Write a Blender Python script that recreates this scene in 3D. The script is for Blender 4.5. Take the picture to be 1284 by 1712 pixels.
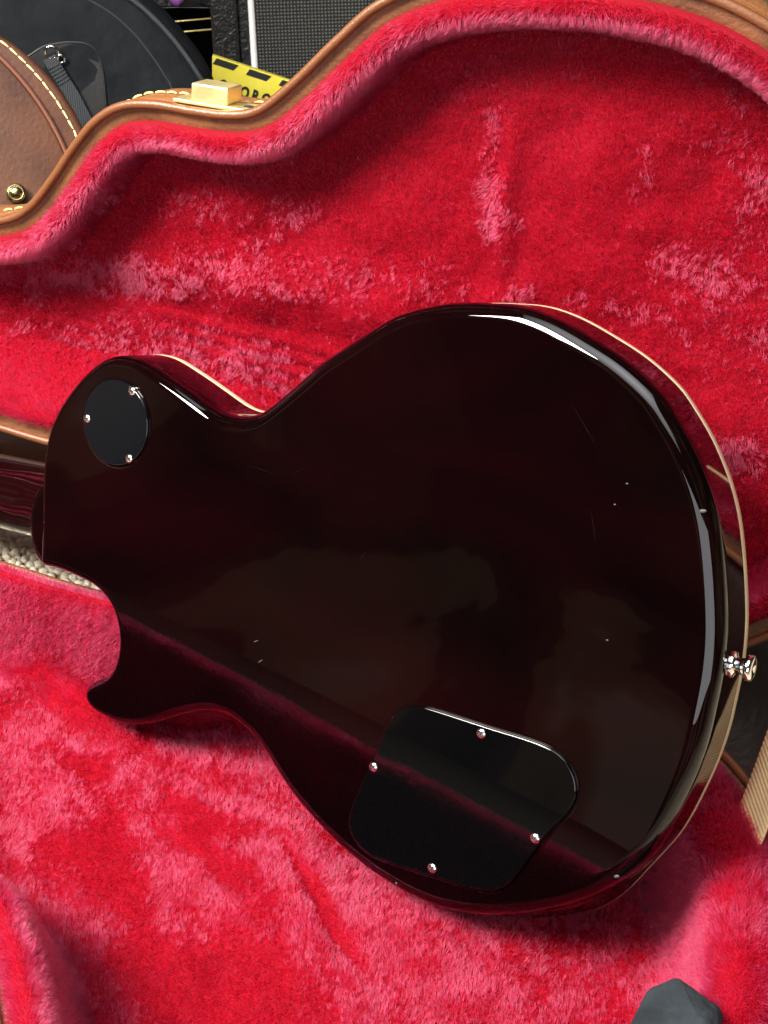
import bpy, bmesh, math
import numpy as np
from mathutils import Matrix, Vector

# ---------------------------------------------------------------- scene, camera, light
sc = bpy.context.scene
for o in list(bpy.data.objects):
    bpy.data.objects.remove(o)
MM = 0.001
CAMZ = 0.670                       # camera height over the carpet; all lengths below in mm, camera at x=0,y=0,z=0 (mm frame)
PITCH = 38.0
cam_d = bpy.data.cameras.new('camera'); cam = bpy.data.objects.new('camera', cam_d)
sc.collection.objects.link(cam); sc.camera = cam
cam_d.sensor_fit = 'VERTICAL'; cam_d.sensor_height = 24.0; cam_d.lens = 24.0 * 2300 / 1712
cam_d.clip_start = 0.02; cam_d.clip_end = 60
cam.location = (0, 0, CAMZ); cam.rotation_euler = (math.radians(90 - PITCH), 0, 0)
cam_d.dof.use_dof = True; cam_d.dof.focus_distance = 0.78; cam_d.dof.aperture_fstop = 30.0

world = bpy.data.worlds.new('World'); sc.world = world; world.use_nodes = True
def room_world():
    # brown and grey noise blotches for the unseen shop, added for lacquer reflections
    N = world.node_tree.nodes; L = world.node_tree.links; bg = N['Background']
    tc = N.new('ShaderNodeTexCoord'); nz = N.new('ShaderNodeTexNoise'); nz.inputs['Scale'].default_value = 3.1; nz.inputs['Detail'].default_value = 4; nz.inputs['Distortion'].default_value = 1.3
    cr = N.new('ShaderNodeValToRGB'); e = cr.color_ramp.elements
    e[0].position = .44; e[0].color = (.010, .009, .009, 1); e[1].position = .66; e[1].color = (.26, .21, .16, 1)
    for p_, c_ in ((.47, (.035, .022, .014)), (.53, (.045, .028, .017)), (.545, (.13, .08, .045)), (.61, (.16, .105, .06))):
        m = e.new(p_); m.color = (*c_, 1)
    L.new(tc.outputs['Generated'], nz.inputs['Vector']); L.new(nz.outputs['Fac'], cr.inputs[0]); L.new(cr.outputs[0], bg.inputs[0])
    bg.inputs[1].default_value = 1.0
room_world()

def area_light(name, loc, target, size, power, col, size_y=None):
    d = bpy.data.lights.new(name, 'AREA'); d.energy = power; d.color = col; d.size = size
    if size_y: d.shape = 'RECTANGLE'; d.size_y = size_y
    o = bpy.data.objects.new(name, d); sc.collection.objects.link(o)
    o.location = loc
    o.rotation_euler = (Vector(target) - Vector(loc)).to_track_quat('-Z', 'Y').to_euler()
    return o
CEN = (0.0, 0.60, 0.15)
k = area_light('ceiling_lamp_key', (-1.10, 0.22, 1.62), CEN, 0.6, 27, (1.0, 0.95, 0.88)); k.data.spread = math.radians(75)
k = area_light('ceiling_lamp_front', (-0.22, 0.32, 2.2), (-0.05, 0.65, 0.1), 1.8, 10.0, (0.97, 0.98, 1.0)); k.data.spread = math.radians(70)
area_light('shop_window', (-0.1, -2.3, 1.35), (0.1, 0.6, 0.2), 2.8, 46, (0.92, 0.96, 1.0), 1.6)

sc.view_settings.view_transform = 'Standard'; sc.view_settings.look = 'None'
sc.view_settings.exposure = 0.0; sc.view_settings.gamma = 1.0
sc.render.engine = 'CYCLES'
sc.cycles.use_denoising = True
sc.cycles.use_adaptive_sampling = True; sc.cycles.adaptive_threshold = 0.03; sc.cycles.adaptive_min_samples = 24
sc.cycles.max_bounces = 6; sc.cycles.diffuse_bounces = 3; sc.cycles.glossy_bounces = 3; sc.cycles.transmission_bounces = 4
sc.cycles_curves.shape = 'RIBBONS'; sc.cycles_curves.subdivisions = 1
sc.cycles.sample_clamp_indirect = 5

# ---------------------------------------------------------------- helpers
rng = np.random.default_rng(7)
def nrm(v): v = np.asarray(v, float); return v / np.linalg.norm(v)
def frame_matrix(o, x, y, z):
    M = Matrix.Identity(4)
    for i in range(3):
        M[i][0] = x[i]; M[i][1] = y[i]; M[i][2] = z[i]; M[i][3] = o[i] * MM + (CAMZ if i == 2 else 0)
    return M
def root(name, M, label, cat, group=None):
    o = bpy.data.objects.new(name, None); sc.collection.objects.link(o); o.matrix_world = M
    o.empty_display_size = 0.02
    o['label'] = label; o['category'] = cat
    if group: o['group'] = group
    return o
def link(name, me, mat, parent=None, smooth=True, loc=None):
    o = bpy.data.objects.new(name, me); sc.collection.objects.link(o)
    if mat is not None:
        me.materials.clear()
        for m in (mat if isinstance(mat, (list, tuple)) else [mat]): me.materials.append(m)
    if parent is not None: o.parent = parent
    if smooth and hasattr(me, 'polygons') and len(me.polygons):
        me.polygons.foreach_set('use_smooth', [True] * len(me.polygons))
    if loc is not None: o.location = loc
    return o
def mesh(name, V, F, mat, parent=None, smooth=True, sharp=None, mats=None):
    me = bpy.data.meshes.new(name)
    me.from_pydata((np.asarray(V, float) * MM).tolist(), [], [list(map(int, f)) for f in F])
    me.validate(); me.update()
    o = link(name, me, mat, parent, smooth)
    if mats is not None: me.polygons.foreach_set('material_index', mats)
    if smooth and sharp: me.set_sharp_from_angle(angle=math.radians(sharp))
    return o
def catmull(P, k=8, closed=True):
    P = np.asarray(P, float); N = len(P); out = []
    rngi = range(N) if closed else range(N - 1)
    for i in rngi:
        if closed: p0, p1, p2, p3 = P[i - 1], P[i], P[(i + 1) % N], P[(i + 2) % N]
        else: p0, p1, p2, p3 = P[max(i - 1, 0)], P[i], P[i + 1], P[min(i + 2, N - 1)]
        for j in range(k):
            s = j / k
            out.append(.5 * (2 * p1 + (p2 - p0) * s + (2 * p0 - 5 * p1 + 4 * p2 - p3) * s * s + (3 * p1 - p0 - 3 * p2 + p3) * s ** 3))
    if not closed: out.append(P[-1])
    return np.array(out)
def resample(P, n, closed=True):
    P = np.asarray(P, float); Q = np.vstack([P, P[:1]]) if closed else P
    s = np.r_[0, np.cumsum(np.linalg.norm(np.diff(Q, axis=0), axis=1))]
    t = np.linspace(0, s[-1], n, endpoint=not closed)
    return np.c_[tuple(np.interp(t, s, Q[:, i]) for i in range(Q.shape[1]))]
def smooth_closed(P, it=2):
    for _ in range(it): P = .25 * np.roll(P, 1, 0) + .5 * P + .25 * np.roll(P, -1, 0)
    return P
def outward(P):
    t = np.roll(P, -1, 0) - np.roll(P, 1, 0); t /= np.linalg.norm(t, axis=1)[:, None] + 1e-12
    n = np.c_[t[:, 1], -t[:, 0]]
    area = .5 * np.sum(P[:, 0] * np.roll(P[:, 1], -1) - np.roll(P[:, 0], -1) * P[:, 1])
    return n if area > 0 else -n
def is_ccw(P): return np.sum(P[:, 0] * np.roll(P[:, 1], -1) - np.roll(P[:, 0], -1) * P[:, 1]) > 0
def loft(rings, cap0=False, cap1=False, closed=True):
    n = len(rings[0]); V = np.vstack(rings); F = []
    for r in range(len(rings) - 1):
        for i in range(n if closed else n - 1):
            j = (i + 1) % n
            F.append((r * n + i, r * n + j, (r + 1) * n + j, (r + 1) * n + i))
    if cap0: F.append(list(range(n))[::-1])
    if cap1: F.append([(len(rings) - 1) * n + i for i in range(n)])
    return V, F
def fix_normals(o):
    bm = bmesh.new(); bm.from_mesh(o.data); bmesh.ops.recalc_face_normals(bm, faces=bm.faces[:]); bm.to_mesh(o.data); bm.free()
def tube(P, r, seg=8, closed=False, taper=None):
    P = np.asarray(P, float); n = len(P)
    T = np.roll(P, -1, 0) - np.roll(P, 1, 0)
    if not closed: T[0] = P[1] - P[0]; T[-1] = P[-1] - P[-2]
    T /= np.linalg.norm(T, axis=1)[:, None] + 1e-12
    ref = np.array([0, 0, 1.0]) if abs(T[:, 2]).mean() < .8 else np.array([1.0, 0, 0])
    A = np.cross(T, ref); A /= np.linalg.norm(A, axis=1)[:, None] + 1e-12
    B = np.cross(T, A)
    rr = np.full(n, r, float) if taper is None else r * np.asarray(taper)
    rings = [P + (A * math.cos(2 * math.pi * k / seg) + B * math.sin(2 * math.pi * k / seg)) * rr[:, None] for k in range(seg)]
    V = np.stack(rings, 1).reshape(-1, 3); F = []
    for i in range(n if closed else n - 1):
        i2 = (i + 1) % n
        for k in range(seg):
            k2 = (k + 1) % seg
            F.append((i * seg + k, i * seg + k2, i2 * seg + k2, i2 * seg + k))
    if not closed: F.append(list(range(seg))); F.append([(n - 1) * seg + k for k in range(seg)][::-1])
    return V, F
def box(x0, x1, y0, y1, z0, z1):
    V = [(x, y, z) for z in (z0, z1) for y in (y0, y1) for x in (x0, x1)]
    F = [(0, 2, 3, 1), (4, 5, 7, 6), (0, 1, 5, 4), (2, 6, 7, 3), (0, 4, 6, 2), (1, 3, 7, 5)]
    return np.array(V, float), F
def bevel(o, w, seg=2):
    m = o.modifiers.new('bevel', 'BEVEL'); m.width = w * MM; m.segments = seg; m.limit_method = 'ANGLE'; m.angle_limit = math.radians(35)
    return o
def lathe(prof, seg=28):
    rings = [np.array([(r * math.cos(2 * math.pi * k / seg), r * math.sin(2 * math.pi * k / seg), z) for k in range(seg)]) for r, z in prof]
    return loft(rings, True, True)
def vnoise(x, y, seed=0):
    xi = np.floor(x).astype(np.int64); yi = np.floor(y).astype(np.int64); fx = x - xi; fy = y - yi
    def h(i, j):
        n = (i * 374761393 + j * 668265263 + seed * 1442695041) & 0xffffffff
        n = ((n ^ (n >> 13)) * 1274126177) & 0xffffffff
        n = n ^ (n >> 16)
        return (n & 0xffff) / 32767.5 - 1
    sx = fx * fx * (3 - 2 * fx); sy = fy * fy * (3 - 2 * fy)
    a = h(xi, yi) * (1 - sx) + h(xi + 1, yi) * sx; b = h(xi, yi + 1) * (1 - sx) + h(xi + 1, yi + 1) * sx
    return a * (1 - sy) + b * sy
def fbm(x, y, s, seed=0, oct=3):
    r = 0; amp = 1; tot = 0
    for k in range(oct):
        r = r + amp * vnoise(x / s + 13.7 * k, y / s - 7.1 * k, seed + k); tot += amp; amp *= .5; s = s / 2.1
    return r / tot * 1.5

# ---------------------------------------------------------------- materials
def mat(name, col, rough=.5, metal=0, spec=.5, coat=0, sheen=0):
    m = bpy.data.materials.new(name); m.use_nodes = True
    b = m.node_tree.nodes['Principled BSDF']
    b.inputs['Base Color'].default_value = (*col, 1); b.inputs['Roughness'].default_value = rough
    b.inputs['Metallic'].default_value = metal; b.inputs['Specular IOR Level'].default_value = spec
    b.inputs['Coat Weight'].default_value = coat; b.inputs['Coat Roughness'].default_value = .03
    b.inputs['Sheen Weight'].default_value = sheen
    return m
def nodes(m): return m.node_tree.nodes, m.node_tree.links, m.node_tree.nodes['Principled BSDF']
def add_noise_color(m, c1, c2, scale, detail=4, lo=.35, hi=.65, stretch=(1, 1, 1), dist=0.0):
    N, L, b = nodes(m)
    tc = N.new('ShaderNodeTexCoord'); mp = N.new('ShaderNodeMapping'); mp.inputs['Scale'].default_value = stretch
    nz = N.new('ShaderNodeTexNoise'); nz.inputs['Scale'].default_value = scale; nz.inputs['Detail'].default_value = detail
    nz.inputs['Distortion'].default_value = dist
    cr = N.new('ShaderNodeValToRGB'); cr.color_ramp.elements[0].position = lo; cr.color_ramp.elements[1].position = hi
    cr.color_ramp.elements[0].color = (*c1, 1); cr.color_ramp.elements[1].color = (*c2, 1)
    L.new(tc.outputs['Object'], mp.inputs[0]); L.new(mp.outputs[0], nz.inputs['Vector']); L.new(nz.outputs['Fac'], cr.inputs[0])
    L.new(cr.outputs[0], b.inputs['Base Color'])
    return nz
def add_bump(m, kind='noise', scale=200, strength=.3, dist=.001, stretch=(1, 1, 1), detail=3):
    N, L, b = nodes(m)
    tc = N.new('ShaderNodeTexCoord'); mp = N.new('ShaderNodeMapping'); mp.inputs['Scale'].default_value = stretch
    L.new(tc.outputs['Object'], mp.inputs[0])
    if kind == 'noise':
        t = N.new('ShaderNodeTexNoise'); t.inputs['Detail'].default_value = detail; out = t.outputs['Fac']
    elif kind == 'voronoi':
        t = N.new('ShaderNodeTexVoronoi'); out = t.outputs['Distance']
    elif kind == 'wave':
        t = N.new('ShaderNodeTexWave'); out = t.outputs['Fac']
    t.inputs['Scale'].default_value = scale; L.new(mp.outputs[0], t.inputs['Vector'])
    bp = N.new('ShaderNodeBump'); bp.inputs['Strength'].default_value = strength; bp.inputs['Distance'].default_value = dist
    prev = b.inputs['Normal'].links
    if prev: L.new(prev[0].from_socket, bp.inputs['Normal'])
    L.new(out, bp.inputs['Height']); L.new(bp.outputs[0], b.inputs['Normal'])
def add_rough_noise(m, scale, lo, hi, detail=4, stretch=(1, 1, 1)):
    N, L, b = nodes(m)
    tc = N.new('ShaderNodeTexCoord'); mp = N.new('ShaderNodeMapping'); mp.inputs['Scale'].default_value = stretch
    nz = N.new('ShaderNodeTexNoise'); nz.inputs['Scale'].default_value = scale; nz.inputs['Detail'].default_value = detail
    mr = N.new('ShaderNodeMapRange'); mr.inputs['From Min'].default_value = .35; mr.inputs['From Max'].default_value = .7
    mr.inputs['To Min'].default_value = lo; mr.inputs['To Max'].default_value = hi
    L.new(tc.outputs['Object'], mp.inputs[0]); L.new(mp.outputs[0], nz.inputs['Vector']); L.new(nz.outputs['Fac'], mr.inputs[0])
    L.new(mr.outputs[0], b.inputs['Roughness'])

M_lacquer = mat('dark_cherry_lacquer', (.012, .0012, .002), .05, coat=0)
add_noise_color(M_lacquer, (.0010, .0003, .0004), (.0040, .0004, .0007), 5, 3, .35, .7, (1, 2.2, 1), .6)
add_rough_noise(M_lacquer, 11, .004, .022, 5)
add_bump(M_lacquer, 'noise', 14, .012, .002)
M_side = mat('side_cherry_lacquer', (.012, .0008, .002), .04)
M_neck = mat('neck_lacquer', (.006, .0006, .001), .05)
M_top = mat('sunburst_top_lacquer', (.25, .02, .006), .08)
M_bind = mat('cream_binding', (.62, .48, .30), .35)
M_black = mat('black_plastic', (.0010, .0010, .0012), .012)
M_blackr = mat('satin_black_plastic', (.0022, .0026, .0036), .08)
M_nickel = mat('nickel', (.72, .70, .68), .16, 1); add_bump(M_nickel, 'noise', 900, .15, .0004)
M_slot = mat('slot_dark', (.05, .045, .04), .5, .6)
M_chrome = mat('chrome', (.80, .80, .80), .07, 1)
M_rose = mat('rosewood', (.03, .012, .008), .45)
M_lining = mat('plush_backing', (.16, .004, .010), .95, spec=.1)
M_fur = mat('red_plush_fibre', (.60, .010, .035), .42, spec=.55)
M_tan = mat('tan_leatherette', (.34, .145, .055), .42); add_noise_color(M_tan, (.165, .062, .022), (.24, .096, .035), 40, 5)
add_bump(M_tan, 'voronoi', 700, .5, .0008); add_bump(M_tan, 'noise', 350, .35, .001)
M_band = mat('brown_leatherette', (.17, .065, .02), .5); add_noise_color(M_band, (.085, .029, .008), (.15, .055, .017), 45, 4)
add_bump(M_band, 'noise', 500, .5, .0012)
M_lip = mat('lip_leatherette', (.13, .044, .012), .45); add_bump(M_lip, 'noise', 600, .35, .0008)
M_leath = mat('aged_leather', (.22, .085, .04), .42); add_noise_color(M_leath, (.055, .018, .008), (.105, .038, .017), 16, 8, .32, .68, (1, 1, 1), .5)
add_bump(M_leath, 'noise', 260, .3, .0012, detail=6)
M_leathband = mat('aged_leather_band', (.17, .062, .03), .42); add_noise_color(M_leathband, (.065, .022, .010), (.10, .036, .017), 30, 6); add_bump(M_leathband, 'noise', 300, .3, .001)
M_leathpipe = mat('leather_piping', (.16, .06, .036), .32)
M_gapshade = mat('gap_shade_dark', (.014, .008, .004), .6); add_bump(M_gapshade, 'noise', 200, .4, .002)  # near-black so the gap under the lid looks shaded
M_thread = mat('yellow_thread', (.72, .53, .16), .6)
M_threadc = mat('cream_thread', (.80, .62, .30), .6)
M_gold = mat('gold_plate', (.95, .79, .36), .35, .85); add_bump(M_gold, 'noise', 150, .08, .0006); add_rough_noise(M_gold, 60, .34, .5)
M_brass = mat('antique_brass', (.36, .29, .13), .26, 1); add_noise_color(M_brass, (.22, .17, .07), (.5, .42, .2), 90, 4)
M_web = mat('tan_webbing', (.50, .35, .17), .75, spec=.2); add_noise_color(M_web, (.42, .28, .13), (.58, .43, .23), 25, 5)
M_carpet = mat('berber_carpet', (.50, .42, .30), .95, spec=.1); add_noise_color(M_carpet, (.36, .29, .19), (.62, .54, .42), 35, 4)
M_tuft = mat('carpet_loops', (.55, .47, .35), .95, spec=.1); add_noise_color(M_tuft, (.55, .48, .36), (.86, .80, .68), 70, 3)
M_bag = mat('black_nylon', (.016, .020, .026), .7, spec=.15); add_noise_color(M_bag, (.0035, .0045, .006), (.008, .010, .013), 14, 5); add_bump(M_bag, 'noise', 22, .5, .01); add_bump(M_bag, 'noise', 900, .25, .0006)
M_patch = mat('black_leather_patch', (.004, .004, .0045), .38); add_bump(M_patch, 'noise', 420, .3, .0008)
M_bstrap = mat('navy_strap', (.005, .008, .013), .6); add_bump(M_bstrap, 'wave', 160, .25, .0008)
M_zip = mat('zip_teeth', (.03, .033, .038), .35)
M_seam = mat('seam_tape', (.006, .007, .008), .6)
M_tolex = mat('black_tolex', (.014, .015, .017), .42); add_bump(M_tolex, 'noise', 130, .9, .004, detail=5); add_bump(M_tolex, 'voronoi', 260, .4, .002)
M_whitep = mat('white_piping', (.80, .80, .80), .4)
M_yellow = mat('yellow_print_card', (.80, .70, .05), .5); add_noise_color(M_yellow, (.74, .64, .045), (.86, .77, .09), 30, 3)
M_ink = mat('black_ink', (.008, .008, .008), .5)
M_purple = mat('purple_cloth', (.22, .06, .30), .6)
M_cloth = mat('grey_suede_cloth', (.030, .036, .042), .9, spec=.15); add_noise_color(M_cloth, (.012, .015, .018), (.024, .029, .034), 40, 5); add_bump(M_cloth, 'noise', 60, .6, .006, detail=5)
M_scratch = mat('scratch_edge', (.0035, .003, .0028), .5, spec=.08)
M_speck = mat('pale_chip', (.05, .046, .042), .6)
# woven grille cloth: fine over-under weave (too small to pick apart)
M_grille = mat('woven_grille_cloth', (.05, .055, .055), .8)
def grille_nodes():
    N, L, b = nodes(M_grille)
    tc = N.new('ShaderNodeTexCoord')
    w1 = N.new('ShaderNodeTexWave'); w1.bands_direction = 'X'; w1.inputs['Scale'].default_value = 76; w1.inputs['Distortion'].default_value = 1.0; w1.inputs['Detail Scale'].default_value = 6
    w2 = N.new('ShaderNodeTexWave'); w2.bands_direction = 'Y'; w2.inputs['Scale'].default_value = 76; w2.inputs['Distortion'].default_value = 1.0; w2.inputs['Detail Scale'].default_value = 6
    mu = N.new('ShaderNodeMath'); mu.operation = 'MULTIPLY'
    L.new(tc.outputs['Object'], w1.inputs[0]); L.new(tc.outputs['Object'], w2.inputs[0]); L.new(w1.outputs['Fac'], mu.inputs[0]); L.new(w2.outputs['Fac'], mu.inputs[1])
    cr = N.new('ShaderNodeValToRGB'); cr.color_ramp.elements[0].color = (.010, .011, .011, 1); cr.color_ramp.elements[1].color = (.15, .155, .15, 1)
    cr.color_ramp.elements[0].position = .1; cr.color_ramp.elements[1].position = .8
    L.new(mu.outputs[0], cr.inputs[0]); L.new(cr.outputs[0], b.inputs['Base Color'])
    bp = N.new('ShaderNodeBump'); bp.inputs['Strength'].default_value = .8; bp.inputs['Distance'].default_value = .001
    L.new(mu.outputs[0], bp.inputs['Height']); L.new(bp.outputs[0], b.inputs['Normal'])
grille_nodes()
# fibre colour varies a little from strand to strand
def fur_nodes():
    N = M_fur.node_tree.nodes; L = M_fur.node_tree.links
    N.remove(N['Principled BSDF'])
    hb = N.new('ShaderNodeBsdfHairPrincipled'); hb.model = 'CHIANG'; hb.parametrization = 'COLOR'
    hi = N.new('ShaderNodeHairInfo')
    cr = N.new('ShaderNodeValToRGB')
    cr.color_ramp.elements[0].color = (.58, .003, .018, 1); cr.color_ramp.elements[1].color = (.90, .030, .082, 1)
    L.new(hi.outputs['Random'], cr.inputs[0]); L.new(cr.outputs[0], hb.inputs['Color'])
    hb.inputs['Roughness'].default_value = .38; hb.inputs['Radial Roughness'].default_value = .5
    hb.inputs['Coat'].default_value = 0; hb.inputs['Random Roughness'].default_value = .3; hb.inputs['IOR'].default_value = 1.42
    L.new(hb.outputs[0], N['Material Output'].inputs['Surface'])
fur_nodes()

# ---------------------------------------------------------------- carpet
ZF = -670.0
def ground(name, x0, x1, y0, y1, z, m):
    o = mesh(name, [(x0, y0, 0), (x1, y0, 0), (x1, y1, 0), (x0, y1, 0)], [(0, 1, 2, 3)], m, smooth=False)
    o.location = (0, 0, z * MM + CAMZ); o['kind'] = 'structure'
    return o
carpet = ground('carpet', -3500, 3500, -2500, 5000, ZF, M_carpet)
def carpet_loops():
    bm = bmesh.new(); bmesh.ops.create_icosphere(bm, subdivisions=2, radius=1.0)
    bv = np.array([v.co[:] for v in bm.verts]); bf = np.array([[v.index for v in f.verts] for f in bm.faces]); bm.free()
    V = []; F = []; k = 0
    step = 7.0
    for yy in np.arange(700, 1250, step):
        for xx in np.arange(-480, -40, step):
            x = xx + rng.normal(0, 1.1) + (step / 2 if int(yy / step) % 2 else 0); y = yy + rng.normal(0, 1.1)
            s = np.array([rng.uniform(3.2, 4.6), rng.uniform(2.6, 3.8), rng.uniform(3.0, 4.6)])
            a = rng.uniform(0, math.pi); R = np.array([[math.cos(a), -math.sin(a), 0], [math.sin(a), math.cos(a), 0], [0, 0, 1]])
            V.append((bv * s * (1 + .16 * rng.normal(size=(len(bv), 1)))) @ R.T + [x, y, 1.2]); F.append(bf + k); k += len(bv)
    o = mesh('carpet_loops', np.vstack(V), np.vstack(F), M_tuft, carpet)
    o['kind'] = 'stuff'; o['label'] = 'beige looped carpet pile'
carpet_loops()

# ---------------------------------------------------------------- guitar case (frame: a along hinge, b away from viewer, z up; origin on hinge line)
H0 = np.array([224.0, 560.7, -586.0]); YAW = math.radians(-22.13)
A = np.array([math.cos(YAW), math.sin(YAW), 0]); B = np.array([-A[1], A[0], 0]); Z = np.array([0, 0, 1.0])
TH = math.radians(12.0)
case = root('guitar_case', frame_matrix(H0, A, B, Z), 'open brown guitar case with red plush lining holding the guitar', 'guitar case')
# outline of both halves: (a, c), c = distance from the hinge
OUT = [(-1000, 150), (-985, 176), (-900, 186), (-760, 184), (-640, 188), (-560, 195), (-520, 204), (-500, 215), (-482, 236), (-466, 258), (-450, 276), (-432, 287), (-410, 291), (-384, 291), (-362, 292), (-344, 297),
       (-324, 314), (-300, 339), (-276, 361), (-240, 378), (-190, 388), (-140, 389), (-95, 382), (-52, 363), (-10, 330), (24, 285), (44, 235), (50, 185), (42, 130), (22, 84), (-12, 44), (-56, 16), (-105, 4), (-150, 3),
       (-210, 12), (-270, 28), (-330, 43), (-390, 53), (-440, 55), (-500, 54), (-600, 60), (-760, 66), (-900, 64), (-985, 74), (-1000, 100)]
OUT = resample(catmull(OUT, 10), 620)
if not is_ccw(OUT): OUT = OUT[::-1]
ON = outward(OUT)
def lid_pt(P3):   # (a, c, h) -> case frame
    P3 = np.asarray(P3, float)
    return np.c_[P3[:, 0], P3[:, 1] * math.sin(TH) - P3[:, 2] * math.cos(TH), P3[:, 1] * math.cos(TH) + P3[:, 2] * math.sin(TH)]
def base_pt(P3): P3 = np.asarray(P3, float); return np.c_[P3[:, 0], -P3[:, 1], P3[:, 2]]
OUTL = OUT.copy(); OUTB = OUT.copy(); OUTB[:, 1] += 3 * np.exp(-((OUT[:, 0] + 320) / 75) ** 2) * (OUT[:, 1] > 200)
OUTB = resample(OUTB, 620)
def ring(d, h, r=0): return np.c_[OUT - ON * d, np.full(len(OUT), float(h))]
LID_DEPTH = 58.0; BASE_DEPTH = 84.0
for half, fn, depth, pref in ((0, base_pt, BASE_DEPTH, 'base'), (1, lid_pt, LID_DEPTH, 'lid')):
    OUT = OUTL if half else OUTB; ON = outward(OUT)
    rr = [ring(1.5, -1), ring(0, -2.5), ring(0, -depth + 8), ring(1.2, -depth + 4), ring(4, -depth + 1.2), ring(8, -depth)]
    V, F = loft(rr, False, True)
    o = mesh(pref + '_shell', fn(V), F, M_tan, case, sharp=50); fix_normals(o)
    rr = [ring(1.0, -6), ring(3.0, -1.2), ring(5, -1.8), ring(9, -2.4), ring(12, -2.6), ring(17, -7)]
    V, F = loft(rr); o = mesh(pref + '_rim_band', fn(V), F, M_band, case); fix_normals(o)
    V, F = tube(ring(2.4, -0.4), 2.7, 8, True); mesh(pref + '_lip', fn(V), F, M_lip, case)

def sdf(P, poly):
    n = len(poly); dmin = np.full(len(P), 1e9); inside = np.zeros(len(P), bool)
    for i in range(n):
        a = poly[i]; b = poly[(i + 1) % n]; e = b - a; w = P - a
        t = np.clip((w @ e) / (e @ e), 0, 1); dd = np.hypot(w[:, 0] - t * e[0], w[:, 1] - t * e[1]); dmin = np.minimum(dmin, dd)
        c = ((a[1] > P[:, 1]) != (b[1] > P[:, 1])) & (P[:, 0] < (b[0] - a[0]) * (P[:, 1] - a[1]) / (b[1] - a[1] + 1e-12) + a[0])
        inside ^= c
    return np.where(inside, dmin, -dmin)
def sstep(x, a, b): t = np.clip((x - a) / (b - a), 0, 1); return t * t * (3 - 2 * t)
def bump2(a, c, a0, c0, ra, rc, ang=0.0):
    ca, sa = math.cos(ang), math.sin(ang); x = (a - a0) * ca + (c - c0) * sa; y = -(a - a0) * sa + (c - c0) * ca
    return np.exp(-(x / ra) ** 2 - (y / rc) ** 2)
def lid_height(a, c, d):
    roll = np.interp(d, [6, 10, 13, 17, 21, 24, 26, 28, 32], [-9, -5, -1, 2.2, 3.0, 2.2, -3, -20, -33])
    hinge = sstep(-c, -150, -95) * sstep(-a, 120, 260)
    wall = np.interp(d, [8, 11, 14, 18, 24, 32, 42, 52, 62], [-9, -4, 0, 2.5, 1, -8, -20, -29, -33])
    h = roll * (1 - hinge) + wall * hinge
    p = sstep(d, 36, 60)
    h = h + p * (-3 + 5 * fbm(a, c, 120, 3) + 1.8 * fbm(a, c, 30, 9))
    rid = np.sin(c / 1.55 + 1.2 * fbm(a, c, 60, 21)) * sstep(a, -560, -470) * sstep(-a, 190, 250) * sstep(c, 96, 108) * sstep(-c, -158, -142)
    h = h + 1.3 * rid * sstep(fbm(a, c, 50, 33), -.6, .3)
    h = h + 3 * bump2(a, c, -330, 182, 190, 13) * p - 1.5 * bump2(a, c, -330, 158, 170, 6) * p
    h = h + 3.0 * bump2(a, c, -203, 262, 5, 46, .05) * p + 5 * bump2(a, c, -60, 150, 45, 20, .5) * p
    return h
FLOOR = -70.0
def base_height(a, c, d):
    ang_end = sstep(a, -90, -20)
    left_h = sstep(-c, -150, -90) * sstep(-a, 230, 330)
    w = 27 * (1 - ang_end) + 50 * ang_end; w = w * (1 - left_h) + 17 * left_h
    x = (d - 8) / (w - 8)
    top = np.interp(x, [0, .12, .3, .6, .85, 1.0], [-9, -2, 4, 6, 2, -6])
    drop = np.interp(d - w, [0, 4, 8, 13, 20], [0, -26, -48, -58, -61])
    h = np.maximum(top + drop, FLOOR - 5)
    fl = sstep(d - w, 8, 26)
    h = h * (1 - fl) + FLOOR * fl
    h = h + fl * (3.0 * fbm(a, c, 85, 51) + 1.2 * fbm(a, c, 24, 57)) + (1 - fl) * (1.2 * fbm(a, c, 36, 61))
    h = h + 12 * bump2(a, c, -420, 92, 46, 11, .25) * sstep(d, 14, 26) + 10 * bump2(a, c, -470, 110, 18, 30, .5) * sstep(d, 16, 30)
    # pressed-in marks on the floor lining
    for k in range(6):
        h = h - 1.5 * bump2(a, c, -228 + 10 * k, 158 + 9.5 * k, 24, 1.8, .55) * fl
    h = h - 1.5 * bump2(a, c, -212, 178, 2.2, 46, -.75) * fl
    return h
def lining_mesh(name, hfun, fn, dmin, parent, outline, step=3.0):
    xs = np.arange(-1004, 56, step); ys = np.arange(0, 400, step)
    X, Y = np.meshgrid(xs, ys); P = np.c_[X.ravel(), Y.ravel()]
    d = sdf(P, outline[::2])
    h = hfun(P[:, 0], P[:, 1], np.maximum(d, 0)); ok = d > dmin
    nx = len(xs); ny = len(ys); idx = np.arange(nx * ny).reshape(ny, nx)
    q = np.stack([idx[:-1, :-1], idx[:-1, 1:], idx[1:, 1:], idx[1:, :-1]], -1).reshape(-1, 4)
    q = q[ok[q].all(1)]
    used = np.unique(q); remap = -np.ones(nx * ny, int); remap[used] = np.arange(len(used))
    loc = np.c_[P[used], h[used]]; q = remap[q]
    V = fn(loc)
    if fn is base_pt: q = q[:, ::-1]
    o = mesh(name, V, q, M_lining, parent)
    return o, V, q, loc[:, :2], d[used]

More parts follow.
